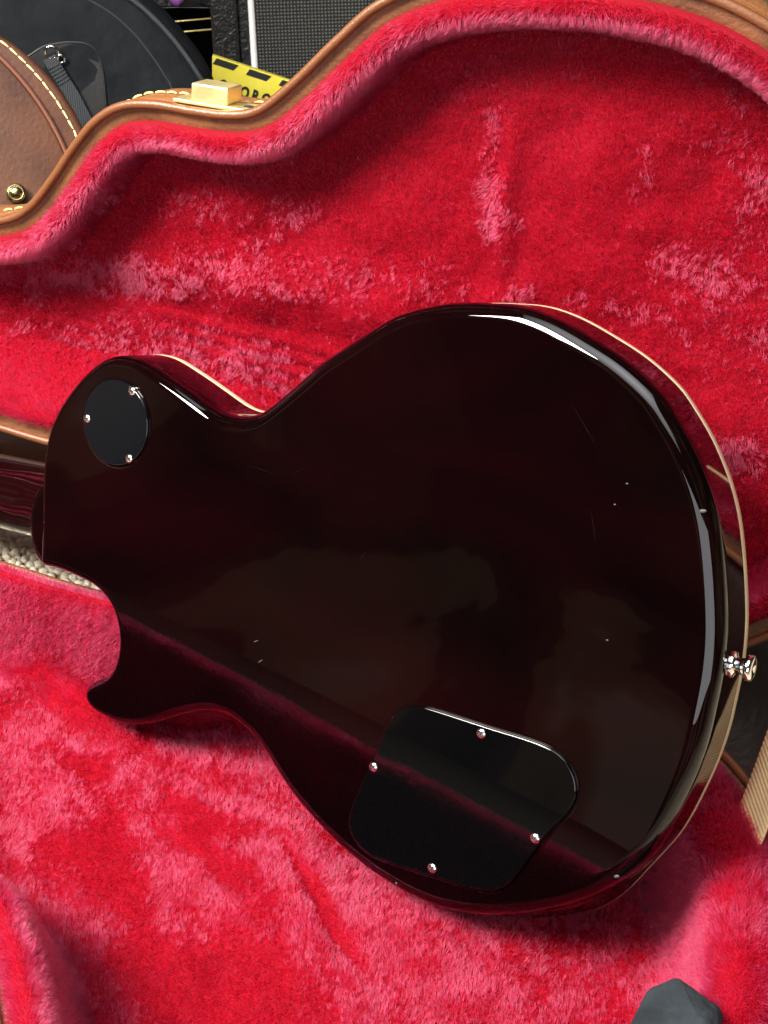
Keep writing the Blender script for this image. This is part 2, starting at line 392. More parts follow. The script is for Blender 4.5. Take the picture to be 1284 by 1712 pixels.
def pile(name, parent, V, Q, ac, dd, M, lean_fn, density, length, e1, e2, seed, wall_z=-9, dmin=15.0):
    """plush fibres as hair curves growing out of the lining"""
    r = np.random.default_rng(seed)
    T = np.vstack([Q[:, [0, 1, 2]], Q[:, [0, 2, 3]]])
    p0, p1, p2 = V[T[:, 0]], V[T[:, 1]], V[T[:, 2]]
    FN = np.cross(p1 - p0, p2 - p0); ar = np.linalg.norm(FN, axis=1) / 2
    VN = np.zeros_like(V)
    for k in range(3): np.add.at(VN, T[:, k], FN)
    VN /= np.linalg.norm(VN, axis=1)[:, None] + 1e-12
    # fewer, thicker fibres on the parts of the lining far from the photograph's field
    cen = (p0 + p1 + p2) / 3; aa = ac[T].mean(1)[:, 0]
    dens = np.where(aa > -620, density, density * .12)
    n_t = r.poisson(ar * dens); ti = np.repeat(np.arange(len(T)), n_t); n = len(ti)
    u = r.random(n); v = r.random(n); f = u + v > 1; u[f] = 1 - u[f]; v[f] = 1 - v[f]; w = 1 - u - v
    t = T[ti]
    keep = dd[t[:, 0]] * w + dd[t[:, 1]] * u + dd[t[:, 2]] * v > dmin + r.normal(0, .5, n)
    t = t[keep]; u = u[keep]; v = v[keep]; w = w[keep]; n = len(t)
    mix = lambda arr: arr[t[:, 0]] * w[:, None] + arr[t[:, 1]] * u[:, None] + arr[t[:, 2]] * v[:, None]
    P = mix(V); Nn = mix(VN); Nn /= np.linalg.norm(Nn, axis=1)[:, None]; uv = mix(ac); dv = mix(dd[:, None])[:, 0]
    la, lc, ln = lean_fn(uv[:, 0], uv[:, 1], dv)
    la = la + .17 * vnoise(uv[:, 0] / 2.2, uv[:, 1] / 2.6, seed + 1) + .16 * r.normal(size=n)
    lc = lc + .17 * vnoise(uv[:, 0] / 2.2 + 9, uv[:, 1] / 2.2, seed + 2) + .16 * r.normal(size=n)
    Lv = la[:, None] * e1 + lc[:, None] * e2 + (.06 + .2 * (Nn[:, 2:3] < wall_z)) * r.normal(size=(n, 3))
    Lv = Lv - Nn * np.sum(Lv * Nn, 1)[:, None]
    L = length * ln * r.uniform(.75, 1.15, n)
    far = (uv[:, 0] < -620)
    d1 = Nn + .55 * Lv; d1 /= np.linalg.norm(d1, axis=1)[:, None]
    d2 = .75 * Nn + 1.25 * Lv; d2 /= np.linalg.norm(d2, axis=1)[:, None]
    P0 = P - Nn * .4; P1 = P + d1 * (L * .45)[:, None]; P2 = P1 + d2 * (L * .55)[:, None]
    pts = np.stack([P0, P1, P2], 1).reshape(-1, 3) * MM
    cu = bpy.data.hair_curves.new(name); cu.add_curves([3] * n)
    cu.attributes['position'].data.foreach_set('vector', pts.astype(np.float32).ravel())
    rad = np.tile(np.array([.13, .12, .05]), n) * np.repeat(np.where(far, 2.2, 1.0), 3) * MM
    at = cu.attributes.get('radius') or cu.attributes.new('radius', 'FLOAT', 'POINT')
    at.data.foreach_set('value', rad.astype(np.float32))
    cu.materials.append(M_fur)
    o = bpy.data.objects.new(name, cu); sc.collection.objects.link(o); o.parent = parent
    o['kind'] = 'stuff'; o['label'] = 'red plush pile of the lining'
    print('pile', name, n)
    return o

def lid_lean(a, c, d):
    p = sstep(d, 24, 30)
    la = .3 * fbm(a, c, 60, 101); lc = .74 + .3 * fbm(a, c, 75, 103)
    rub = 1.0 * sstep(fbm(a, c, 48, 107, 4), .38, .85)
    # places brushed against the nap
    for a0, c0, ra, rc, an, w in ((-215, 300, 9, 26, .0, 1.2), (-211, 256, 10, 30, .12, 1.2), (-190, 210, 14, 9, 0, .9), (-172, 336, 10, 7, .3, .8), (-100, 315, 26, 12, -.5, .6), (-62, 285, 22, 30, .2, .9),
                                  (-85, 236, 34, 18, -.3, 1.0), (-40, 210, 40, 40, 0, .8), (-120, 212, 40, 9, 0, .9), (-300, 200, 40, 10, .1, .8)):
        rub = np.maximum(rub, w * bump2(a, c, a0, c0, ra, rc, an))
    brk = sstep(fbm(a, c, 9, 113, 3) + .8 * vnoise(a / 1.7, c / 1.7, 114), -.8, .8)
    rub = rub * (.4 + .8 * brk) + .22 * fbm(a, c, 20, 115, 3)
    for a0, c0, ra, rc, an, w in ((-480, 168, 130, 18, .14, 1.35), (-340, 192, 120, 15, .1, 1.2), (-400, 228, 80, 14, .1, .7), (-380, 125, 190, 26, .08, 1.0), (-60, 230, 60, 50, 0, .45)):
        rub = np.maximum(rub, w * bump2(a, c, a0, c0, ra, rc, an) * (.75 + .35 * vnoise(a / 2.0, c / 2.0, 116) + .3 * fbm(a, c, 16, 117, 2)))
    rub = sstep(rub + .5 * vnoise(a / 1.3, c / 1.3, 121) + .3 * fbm(a, c, 6, 122, 2), .25, 1.0)
    lc = lc - 1.6 * rub; la = la + .6 * rub * vnoise(a / 12, c / 12, 119)
    ln = np.where(d < 27, 1.3, 1.0)
    # on the padded roll the fibres splay
    lc = lc * p + (1 - p) * (.4 * fbm(a, c, 28, 131) - .45)*np.where(c>150,1,-1); la = la * p + (1 - p) * (.55 * fbm(a, c, 22, 137) - .2)
    return la, lc, ln
def base_lean(a, c, d):
    fl = sstep(d, 38, 56)
    rub = 1.0 + .5 * fbm(a, c, 60, 201, 4)
    for a0, c0, ra, rc, an in ((-360, 198, 30, 22, .3), (-318, 213, 26, 14, .5), (-275, 248, 34, 20, .2), (-232, 236, 34, 22, -.2), (-215, 262, 30, 22, 0), (-301, 152, 20, 13, .3), (-345, 175, 25, 12, .8), (-392, 138, 22, 8, .2), (-270, 175, 34, 8, .3)):
        rub = rub - 1.15 * bump2(a, c, a0, c0, ra, rc, an)
    rub = np.clip(rub + .4 * fbm(a, c, 13, 205, 3) + .3 * vnoise(a / 1.9, c / 1.9, 206), -.1, 1)
    for k in range(5): rub = rub - .8 * bump2(a, c, -228 + 10 * k, 158 + 9.5 * k, 24, 2.4, .55)
    rub = sstep(rub + .4 * vnoise(a / 1.3, c / 1.3, 207), .1, 1.05)
    la = .3 * fbm(a, c, 40, 203) - .1; lc = (.75 - 1.5 * rub) * fl + (1 - fl) * .5 * fbm(a, c, 26, 211)
    lc = lc + .25 * fbm(a, c, 10, 217)
    ln = np.where(d < 46, 1.4, 1.0)
    return la, lc, ln
E1 = np.array([1.0, 0, 0])
DENS = 2.3
o, V, Q, ac, dd = lining_mesh('lid_lining', lid_height, lid_pt, 7.5, case, OUTL)
pile('lid_plush_pile', o, V, Q, ac, dd, None, lid_lean, DENS, 4.0, E1, np.array([0, math.sin(TH), math.cos(TH)]), 31)
o, V, Q, ac, dd = lining_mesh('base_lining', base_height, base_pt, 6.0, case, OUTB)
pile('base_plush_pile', o, V, Q, ac, dd, None, base_lean, DENS, 4.2, E1, np.array([0, -1.0, 0]), 37, .6, 10.0)

# stitches along the outside of the lid edge
def stitch_mesh(L, r, sag=0):
    x = np.linspace(-L / 2, L / 2, 7); P = np.c_[x, np.zeros(7), .35 * r + .5 * np.cos(x / L * math.pi)]
    V, F = tube(P, r, 6, taper=[.5, .9, 1, 1, 1, .9, .5])
    me = bpy.data.meshes.new('stitch'); me.from_pydata((V * MM).tolist(), [], F); me.update()
    me.polygons.foreach_set('use_smooth', [True] * len(me.polygons)); return me
SM = stitch_mesh(6.6, .75); SM.materials.append(M_thread)
def put_stitch(me, pos, xd, zd, parent):
    xd = nrm(xd); zd = nrm(zd - xd * (zd @ xd)); yd = np.cross(zd, xd)
    o = bpy.data.objects.new('stitch', me); sc.collection.objects.link(o); o.parent = parent
    M = Matrix.Identity(4)
    for i in range(3): M[i][0] = xd[i]; M[i][1] = yd[i]; M[i][2] = zd[i]; M[i][3] = pos[i] * MM
    o.matrix_local = M
    return o
front = np.where((OUT[:, 1] > 195) & (OUT[:, 0] < -270) & (OUT[:, 0] > -540))[0]
Pf = OUT[front]; Pf = Pf[np.argsort(-Pf[:, 0])]
Nf = resample(Pf, 400, False); s = np.r_[0, np.cumsum(np.linalg.norm(np.diff(Nf, axis=0), axis=1))]
for t in np.arange(3, s[-1] - 3, 8.2):
    p = np.array([np.interp(t, s, Nf[:, i]) for i in range(2)]); q = np.array([np.interp(t + 1, s, Nf[:, i]) for i in range(2)])
    tg = nrm(q - p); nn = np.array([tg[1], -tg[0]]); nn = nn if nn @ (p - np.array([-350, 150])) > 0 else -nn
    p = p + nn * .3
    c0 = lid_pt([[p[0], p[1], -27 + rng.normal(0, .4)]])[0]; x1 = lid_pt([[tg[0], tg[1], rng.normal(0, .06)]])[0]; z1 = lid_pt([[nn[0], nn[1], 0]])[0]
    put_stitch(SM, c0, x1, z1, case)

# added near-black sheet across the hinge gap, standing in for its shade
def gap_shade_sheet():
    sel = [i for i in range(len(OUT)) if OUT[i, 1] < 175 and OUT[i, 0] > -230]
    P = OUT[sel]; P = P[np.argsort(np.arctan2(P[:, 1] - 175, P[:, 0] + 130))]; P = resample(P, 60, False)
    rows = []
    for t_ in np.linspace(0, 1, 9):
        lo = base_pt(np.c_[P, np.full(60, -16.)]); hi = lid_pt(np.c_[P, np.full(60, -16.)])
        mid = lo * (1 - t_) + hi * t_; bulge = math.sin(math.pi * t_) * 26
        mid = mid + np.array([0, .7, -.7]) * bulge + np.array([1.0, 0, 0]) * 0
        rows.append(mid)
    V, F = loft(rows, closed=False); o = mesh('gap_shade_sheet', V, F, M_gapshade, case); fix_normals(o)
gap_shade_sheet()
# latch catch on the lid edge
def lid_box_part(name, a0, a1, h0, h1, n0, n1, base_c, mtl, bw=.8, parent=case):
    V, F = box(a0, a1, h0, h1, n0, n1)
    W = lid_pt(np.c_[V[:, 0], base_c + V[:, 2], V[:, 1]]); o = mesh(name, W, F, mtl, parent, smooth=True, sharp=40); fix_normals(o); bevel(o, bw, 3); return o
LC = 291.6
latch = lid_box_part('latch_catch', -398.0, -346.0, -20.0, -1.0, .2, 2.4, LC, M_gold, .6)
bx = lid_box_part('catch_box', -387.0, -363.5, -20.5, -2.5, 2.4, 12.2, LC, M_gold, 1.1, latch)
V, F = lathe([(3.0, 0), (3.3, .5), (2.4, .6), (0.1, .3)], 20)  # dark disc laid on the plate in place of its hole
Wv = lid_pt(np.c_[V[:, 0] - 353.0, LC + 2.3 + V[:, 2], V[:, 1] - 9.0]); o = mesh('catch_hole_disc', Wv, F, M_slot, latch); fix_normals(o)

# webbing stay between base and lid at the end of the case
def webbing():
    p0 = base_pt([[4, 99, -4.0]])[0]; p1 = lid_pt([[2, 172, -6.0]])[0]
    n = 64; V = []; F = []
    wd0 = np.array([.46, -.89, 0.0]); wd1 = nrm(lid_pt([[-.25, .97, 0]])[0])
    nseg = 360
    for i in range(nseg + 1):
        s = i / nseg; c = p0 * (1 - s) + p1 * s + np.array([9 * math.sin(math.pi * s), 3 * math.sin(math.pi * s), -10 * math.sin(math.pi * s)])
        wd = nrm(wd0 * (1 - s) - wd1 * s) * 15.5
        nn = nrm(np.cross(wd, p1 - p0)); rid = .28 * math.sin(i * 1.25)
        for j, k in enumerate((-1, -.96, -.5, 0, .5, .96, 1)):
            V.append(c + wd * k + nn * (rid + .6 if abs(k) < 1 else 0))
        for j, k in enumerate((1, 0, -1)): V.append(c + wd * k - nn * .7)
    m = 10
    for i in range(nseg):
        for j in range(m):
            j2 = (j + 1) % m; F.append((i * m + j, i * m + j2, (i + 1) * m + j2, (i + 1) * m + j))
    o = mesh('stay_strap', V, F, M_web, case); fix_normals(o)
webbing()

# ---------------------------------------------------------------- guitar
GO = np.array([-29.7, 571.7, -499.8])
def cw(v):
    p = math.radians(PITCH); s, c = math.sin(p), math.cos(p); v = np.array(v)
    return np.array([v[0], -s * v[1] + c * v[2], -c * v[1] - s * v[2]])
GU = cw([0.84444491, 0.16313289, -0.51019649]); GV = cw([0.08063346, -0.98035535, -0.18000455]); GN = cw([-0.52953852, 0.11086502, -0.84101005])
guitar = root('electric_guitar', frame_matrix(GO, GU, GV, GN), 'dark cherry single-cutaway electric guitar seen from its back, cream bound, leaning in the case', 'guitar')
BACK = [(-218.7, -28.6), (-219.6, -12), (-220.0, 5.0), (-220.5, 28.7), (-219.6, 41.4), (-217.6, 53.8), (-214.2, 63.7), (-209.5, 72.5), (-202.4, 82.6), (-192.9, 93.0), (-183.5, 101.3), (-174.3, 107.4), (-164.9, 110.9), (-155.1, 111.5), (-142.3, 109.7), (-120.1, 101.6), (-103.9, 94.8), (-89.7, 88.6), (-80.8, 86.3), (-70.0, 86.3), (-61.8, 88.0), (-55.8, 90.8), (-49.9, 95.3), (-42.3, 101.9), (-34.8, 108.7), (-27.3, 115.5), (-19.9, 122.6), (-12.5, 128.2), (-5.2, 133.1), (6.0, 140.8), (20.9, 150.4), (34.3, 155.9), (48.3, 159.9), (60.0, 162.1), (75.1, 163.3), (90.9, 163.8), (102.3, 162.7), (116.9, 159.0), (133.9, 152.3), (153.9, 142.9), (172.0, 130.7), (181.2, 120.9), (191.6, 107.9), (200.4, 93.4), (205.9, 81.8), (210.4, 69.0), (214.8, 50.7), (218.3, 31.9), (220.1, 17.8), (220.7, 1.4), (219.8, -15.7), (218.1, -34.5), (215.0, -51.0), (212.0, -62.2), (208.3, -74.7), (203.7, -87.7), (198.5, -98.4), (190.1, -109.6), (181.0, -118.6), (169.1, -129.2), (157, -137.6), (142.9, -145.5), (130.0, -151.6), (119.5, -155.8), (108.8, -159.1), (94.8, -162.1), (80.4, -163.3), (65.5, -162.3), (48.0, -158.9), (35.4, -155.1), (22.5, -150.2), (11.8, -145.2), (-1.7, -137.3), (-15.6, -127.9), (-27.1, -117.3), (-36.1, -107.8), (-44.6, -100.4), (-54.6, -94.8), (-64.6, -91.6), (-75.8, -91.7), (-87.0, -94.8), (-99.1, -99.9), (-111.4, -106.4), (-123.0, -111.7), (-134.9, -115.3), (-147.2, -116.8), (-158.5, -116.0), (-168.5, -114.0), (-175.0, -109.6), (-177.0, -103.6), (-173.8, -97.6), (-166.2, -92.6), (-157.7, -87.5), (-153.2, -80.1), (-150.6, -71.8), (-150.3, -62.4), (-152.3, -53.3), (-156.6, -44.7), (-163.1, -38.5), (-172.1, -34.1), (-183.6, -31.6), (-196.4, -29.8), (-209.4, -29.0)]
G0 = smooth_closed(resample(catmull(BACK, 8), 560), 3)
G0[:, 0] -= 4.6 * sstep(-G0[:, 0], -20, 120); G0[:, 1] -= .8
if not is_ccw(G0): G0 = G0[::-1]
GNrm = smooth_closed(outward(G0), 4); GNrm /= np.linalg.norm(GNrm, axis=1)[:, None]
# the rim flares slightly towards the top along the lower bout
flare = 12.5 * sstep(G0[:, 0], 20, 110) * sstep(-G0[:, 1], 70, 130) * sstep(-G0[:, 0], -205, -150)
RSC = .62 + .38 * sstep(G0[:, 0], -150, -60)
def gring(inset, h, fl=0.0): return np.c_[G0 - GNrm * (inset * RSC)[:, None] + GNrm * (flare * fl)[:, None], np.full(len(G0), float(h))]
RO = 9.0
rings = [gring(RO + 1.0, 0), gring(RO, 0)] + [gring(RO * (1 - math.sin(q)), -RO * (1 - math.cos(q))) for q in np.linspace(.12, math.pi / 2, 9)] + [gring(0, -h, (h - 7) / 29) for h in (13, 20, 28, 36)]
V, F = loft(rings, True, False)
n = len(G0); nside = len(F) - 1
midx = [0] * (n * 11) + [1] * (n * 3) + [0]
body = mesh('body', V, F, [M_lacquer, M_side], guitar, mats=midx, sharp=60); fix_normals(body)
V, F = loft([gring(-.1, -36, 1), gring(-.25, -36.4, 1), gring(-.25, -40.8, 1), gring(.4, -41.4, 1), gring(3, -41.5, 1)])
o = mesh('binding', V, F, M_bind, guitar, sharp=60); fix_normals(o)
V, F = loft([gring(2.5, -41.2, 1), gring(8, -41.5, 1), gring(14, -43, 1), gring(20, -46, 1), gring(24, -49, 1)], False, True)
o = mesh('carved_top', V, F, M_top, guitar); fix_normals(o)

# screws with cross recess
def screw_mesh(R, H):
    seg = 32; rad = np.array([0, .12, .2, .32, .45, .56, .62, .75, .88, .96, 1.0]); V = [(0, 0, H * .55)]; F = []; mi = []
    for r in rad[1:]:
        for k in range(seg):
            th = 2 * math.pi * k / seg; x, y = r * math.cos(th), r * math.sin(th)
            z = H * math.sqrt(max(0, 1 - (r * .93) ** 2)); cross = (min(abs(x), abs(y)) < .13) and r < .6
            V.append((x * R, y * R, z - (H * .5 if cross else 0)))
    for k in range(seg): F.append((0, 1 + k, 1 + (k + 1) % seg)); mi.append(1)
    for i in range(len(rad) - 2):
        for k in range(seg):
            k2 = (k + 1) % seg; F.append((1 + i * seg + k, 1 + (i + 1) * seg + k, 1 + (i + 1) * seg + k2, 1 + i * seg + k2))
            th = 2 * math.pi * (k + .5) / seg; r = (rad[i + 1] + rad[i + 2]) / 2
            mi.append(1 if min(abs(math.cos(th)), abs(math.sin(th))) * r < .12 and r < .55 else 0)
    V += [(V[1 + (len(rad) - 2) * seg + k][0], V[1 + (len(rad) - 2) * seg + k][1], -1.0) for k in range(seg)]
    b0 = 1 + (len(rad) - 2) * seg; b1 = b0 + seg
    for k in range(seg): F.append((b0 + k, b1 + k, b1 + (k + 1) % seg, b0 + (k + 1) % seg)); mi.append(0)
    me = bpy.data.meshes.new('screw'); me.from_pydata((np.array(V) * MM).tolist(), [], F); me.update()
    me.materials.append(M_nickel); me.materials.append(M_slot); me.polygons.foreach_set('material_index', mi)
    me.polygons.foreach_set('use_smooth', [True] * len(me.polygons)); me.set_sharp_from_angle(angle=math.radians(40)); return me
SCREW = screw_mesh(2.75, 1.7)
def put_screw(parent, x, y, z, rot):
    o = bpy.data.objects.new('screw', SCREW); sc.collection.objects.link(o); o.parent = parent
    o.location = (x * MM, y * MM, z * MM); o.rotation_euler = (0, 0, rot)
def plate(name, P, m, n=220, t=1.9, gap=1.5, rimw=.8):
    P = resample(P, n); P = P if is_ccw(P) else P[::-1]; N = outward(P)
    R3 = lambda ins, z: np.c_[P - N * ins, np.full(n, float(z))]
    V, F = loft([R3(gap, -.5), R3(gap, t - .5), R3(gap + .35, t - .12), R3(gap + .8, t), R3(gap + 1.0, t), R3(gap + 2.2, t)], False, True)
    o = mesh(name, V, F, m, guitar, sharp=50); fix_normals(o)
    # routed ledge round the cover
    V, F = loft([R3(-.3, .01), R3(.1, .10), R3(.6, .12), R3(1.0, .06), R3(1.35, -.4)]); e = mesh('cover_ledge', V, F, M_lacquer, guitar); fix_normals(e)
    return o
COV = [(43.8, -67.3), (47.1, -59.8), (53.2, -54.2), (62.1, -51.0), (72.4, -50.7), (90.3, -51.4), (107.7, -52.2), (124.9, -52.6), (139.2, -53.8), (147.6, -56.6), (154.0, -61.8), (158.1, -69.2), (158.7, -78.0), (155.7, -86.6), (149.2, -96.3), (142.8, -106.6), (135.9, -119.5), (129.9, -130.5), (124.3, -137.8), (117.4, -142.4), (109.0, -144.4), (92.3, -145.2), (71.4, -145.8), (51.4, -146.2), (38.9, -145.0), (30.1, -140.7), (24.6, -133.4), (23.9, -124.1), (27.4, -111.7), (33.6, -94.9), (39.3, -79.6)]
cov = plate('control_cover', smooth_closed(resample(catmull(COV, 8), 240), 5), M_black)
for x, y, r in ((101.6, -57.7, .3), (38.3, -93.3, .9), (138.0, -104.8, .15), (80.3, -139.5, .6)): put_screw(cov, x, y, 1.35, r)
th = np.linspace(0, 2 * math.pi, 121)[:-1]
sw = plate('switch_cover', np.c_[-162 + 27.4 * np.cos(th), 70.6 + 27.4 * np.sin(th)], M_blackr)
for x, y, r in ((-149.6, 91.1, .5), (-184.8, 70.2, .1), (-149.4, 50.6, 1.1)): put_screw(sw, x, y, 1.35, r)

# strap button on the end of the body: washer, post, flanged cap (axis along +u)
def lathe_u(name, prof, m, parent):
    V, F = lathe(prof, 32); W = np.c_[V[:, 2] + 219.6, V[:, 0] + 2.4, V[:, 1] - 20.5]; o = mesh(name, W, F, m, parent, sharp=50); fix_normals(o); return o
button = lathe_u('strap_button', [(4.2, 1), (3.9, 2.6), (3.9, 5.2), (4.4, 7.0), (5.7, 7.9), (6.3, 8.6), (6.5, 10.0), (6.1, 11.1), (4.8, 11.6), (2.2, 11.7), (.1, 11.0)], M_chrome, guitar)
lathe_u('button_collar', [(4.2, 0), (6.3, .3), (6.6, 1.4), (6.2, 2.4), (4.6, 2.8), (4.0, 3.2)], M_chrome, button)
lathe_u('felt_washer', [(6.9, -1.2), (7.2, -.4), (6.6, .2), (3, .25)], M_slot, button)

# neck, heel, fingerboard
us = np.r_[-205, -218, np.linspace(-230, -300, 12), -360, -440, -520, -600, -650]; rings = []
for u in us:
    w = np.interp(u, [-650, -205], [21.0, 25.0]); hb = np.interp(u, [-650, -300, -262, -240, -205], [-21, -19.5, -18.5, -16, -12]); hf = -42.0
    a = np.linspace(0, math.pi, 33); prof = [(w * math.cos(q) * (1 - .0 * q), hf + (hb - hf) * math.sin(q)) for q in a]
    rings.append(np.array([(u, 1.2 + y, h) for y, h in prof]))
V, F = loft(rings, True, True); o = mesh('neck', V, F, M_neck, guitar, sharp=60); fix_normals(o)
neck = o
q = np.linspace(-math.pi / 2, math.pi / 2, 33)
hr = lambda e, k, h: np.array([(-217 - k * 17.5 * math.cos(t_) ** .85 * 1.0 if abs(math.cos(t_)) > 1e-6 else -217, -2.4 + (26.4 - e) * math.sin(t_), h) for t_ in q])
V, F = loft([hr(4, .8, -2.5), hr(1.4, .93, -2.5), hr(.8, .96, -2.6), hr(.2, .99, -3.0), hr(0, 1, -3.8), hr(0, 1.02, -16), hr(.5, 1.1, -34)], True, True, False); o = mesh('heel', V, F, M_lacquer, neck, sharp=50); fix_normals(o)
V, F = box(-650, -120, -24, 26.5, -47.5, -42.0); o = mesh('fingerboard', V, F, M_rose, neck, smooth=False)
V = [(-650, -24, -30), (-650, 26, -30), (-700, 38, -38), (-820, 44, -58), (-830, 0, -60), (-820, -42, -58), (-700, -36, -38)]
V = np.array(V, float); Vh = np.vstack([V, V - [0, 0, 14]]); m_ = len(V)
o = mesh('headstock', Vh, [list(range(m_)), [m_ + k for k in range(m_)][::-1]] + [(k, (k + 1) % m_, m_ + (k + 1) % m_, m_ + k) for k in range(m_)], M_black, neck, smooth=False); fix_normals(o)

# small chips and dust flecks on the back
for (x, y, rx, ry, an) in ((203.5, 77.0, 1.9, .9, .2), (165, 84, .7, .4, 0), (160, 73, .6, .4, 0), (164, 6, .7, .4, 0), (58, -156, .6, .6, 0), (-48, -41, 1.9, .25, .5), (-44, -52, 2.0, .25, .6), (183, -112, 1.5, .8, .4)):
    k = 10; P = np.array([(x + rx * math.cos(t_) * math.cos(an) - ry * math.sin(t_) * math.sin(an), y + rx * math.cos(t_) * math.sin(an) + ry * math.sin(t_) * math.cos(an), .06) for t_ in np.linspace(0, 2 * math.pi, k + 1)[:-1]])
    mesh('finish_chip', np.vstack([P, P - [0, 0, .3]]), [list(range(k))] + [(i, i + k, (i + 1) % k + k, (i + 1) % k) for i in range(k)], M_speck, guitar)
# hairline scratches in the lacquer
for (x, y, L_, an) in ((-52, 58, 22, -.12), (-25, 62, 14, .5), (20, 22, 9, .9), (118, -137, 13, -.45), (0, -60, 20, -1.2), (140, 108, 26, -.9), (150, 60, 18, -1.3), (-70, -30, 10, .2)):
    ds = np.array([math.cos(an), math.sin(an)]); nn = np.array([-ds[1], ds[0]]); P = [np.array([x, y]) + ds * L_ * (t_ - .5) + nn * (.5 * math.sin(3 * t_) + sgn * .09 * math.sin(math.pi * min(max(t_, .02), .98))) for t_, sgn in [(k / 6, 1) for k in range(7)] + [(k / 6, -1) for k in range(6, -1, -1)]]
    mesh('scratch', np.c_[np.array(P), np.full(14, .05)], [list(range(14))], M_scratch, guitar)

# ---------------------------------------------------------------- grey cloth in the case, near the lower right
def cloth():
    c0 = H0 + A * (0) - B * 200 + Z * (-60)
    r_ = root('folded_cloth', frame_matrix(c0, A, B, Z), 'dark grey folded cloth standing on the plush at the lower right', 'cloth')
    top = [(-24, -37, 76), (-21, -15, 76), (-10, -5, 77), (13, -12, 75), (15, -24, 75), (24, -70, 66), (-30, -72, 66)]; k7 = len(top)
    cx, cy = np.mean([t_[0] for t_ in top]), np.mean([t_[1] for t_ in top])
    bot = [(cx + (x_ - cx) * 1.12, cy + (y_ - cy) * 1.12, 0) for x_, y_, z_ in top]
    peak = [(6, -26, 84)]
    V = np.array(top + bot + peak, float); F = [(i, (i + 1) % k7, 2 * k7) for i in range(k7)] + [(i, i + k7, (i + 1) % k7 + k7, (i + 1) % k7) for i in range(k7)] + [[k7 + i for i in range(k7)][::-1]]
    o = mesh('cloth_body', V, F, M_cloth, r_, smooth=True, sharp=70); fix_normals(o)
    bevel(o, 3.0, 3)
    s = o.modifiers.new('sub', 'SUBSURF'); s.subdivision_type = 'SIMPLE'; s.levels = 3; s.render_levels = 4
    tx = bpy.data.textures.new('cloth_folds', 'CLOUDS'); tx.noise_scale = .022
    dm = o.modifiers.new('folds', 'DISPLACE'); dm.texture = tx; dm.strength = .0035; dm.texture_coords = 'LOCAL'
cloth()

# ---------------------------------------------------------------- background things
def fr(o, x, y, n): return frame_matrix(o, x, y, n)
def arc_pts(c, r, a0, a1, n): t_ = np.radians(np.linspace(a0, a1, n)); return np.c_[c[0] + r * np.cos(t_), c[1] + r * np.sin(t_)]
def fit_circle(P):
    P = np.array(P, float); s_ = np.linalg.lstsq(np.c_[2 * P, np.ones(len(P))], (P ** 2).sum(1), rcond=None)[0]
    return s_[:2], math.sqrt(s_[2] + s_[0] ** 2 + s_[1] ** 2)
def slab(name, P, m, parent, depth, rnd=6, z0=0.0, n=260, crown=0.0):
    P = resample(P, n); P = P if is_ccw(P) else P[::-1]; N = smooth_closed(outward(P), 3)
    R3 = lambda ins, z: np.c_[P - N * ins, np.full(n, float(z))]
    rings_ = [R3(0, z0 - depth)] + [R3(rnd * (1 - math.cos(q_)), z0 - rnd + rnd * math.sin(q_)) for q_ in np.linspace(0, math.pi / 2, 6)]
    c = P.mean(0)
    if crown:
        for k in (.85, .6, .3): rings_.append(np.c_[c + (P - N * rnd - c) * k, np.full(n, z0 + crown * (1 - k ** 2))])
    V, F = loft(rings_, True, True); o = mesh(name, V, F, m, parent, sharp=50); fix_normals(o); return o

# brown leather case leaning at the left
bc = root('leather_case', fr([-222.9822, 878.8816, -670.0], [.9545, .2983, 0], [-.1636, .5237, .8361], [.2494, -.798, .5486]), 'aged brown leather case with cream stitching and brass stud at upper left', 'case')
cO, rO = fit_circle([(-14.7, 366.6), (-4.6, 357.4), (5.4, 347.4), (15.3, 333.7), (23.6, 319.0), (30.2, 304.3), (34.4, 291.7)])
cS, rS = fit_circle([(-15.7, 361.2), (-6.6, 352.1), (3.0, 339.6), (12.9, 321.1), (20.9, 304.4), (27.9, 286.9)])
cP, rP = fit_circle([(-18.2, 348.5), (-8.8, 335.4), (0.4, 320.6), (8.3, 301.3), (13.7, 285.8), (17.7, 274.6)])
print('leather circles', cO, rO, cS, rS, cP, rP)
def dome(c, r):   # upright rounded outline standing on the floor
    A_ = arc_pts(c, r, -8, 188, 80); return np.vstack([[(A_[-1][0], 6)], [(A_[0][0], 6)], A_])
slab('case_body', dome(cO, rO), M_leathband, bc, 92, 5, -1.5)
slab('front_panel', dome(cP, rP - .6), M_leath, bc, 8, 3, 3.0, crown=3)
V, F = tube(np.c_[arc_pts(cP, rP, -8, 188, 90), np.full(90, .6)], 2.0, 8); mesh('piping', V, F, M_leathpipe, bc)
SM2 = stitch_mesh(7.6, .9); SM2.materials.append(M_threadc)
for k, t_ in enumerate(np.arange(-4, 150, math.degrees(8.6 / rS))):
    q_ = math.radians(t_); p = np.array([cS[0] + rS * math.cos(q_), cS[1] + rS * math.sin(q_), -1.3]); put_stitch(SM2, p, np.array([-math.sin(q_) + rng.normal(0, .05), math.cos(q_), 0]), np.array([0, 0, 1.0]), bc)
V, F = lathe([(7.4, 0), (7.9, 1.5), (7.6, 4), (6.2, 6.2), (5.4, 6.4), (4.9, 5.6), (4.4, 6.4), (3.2, 7.6), (.1, 8.2)], 28)
o = mesh('brass_stud', V + np.array([-25.5, 243.7, 5.5]), F, M_brass, bc); fix_normals(o)

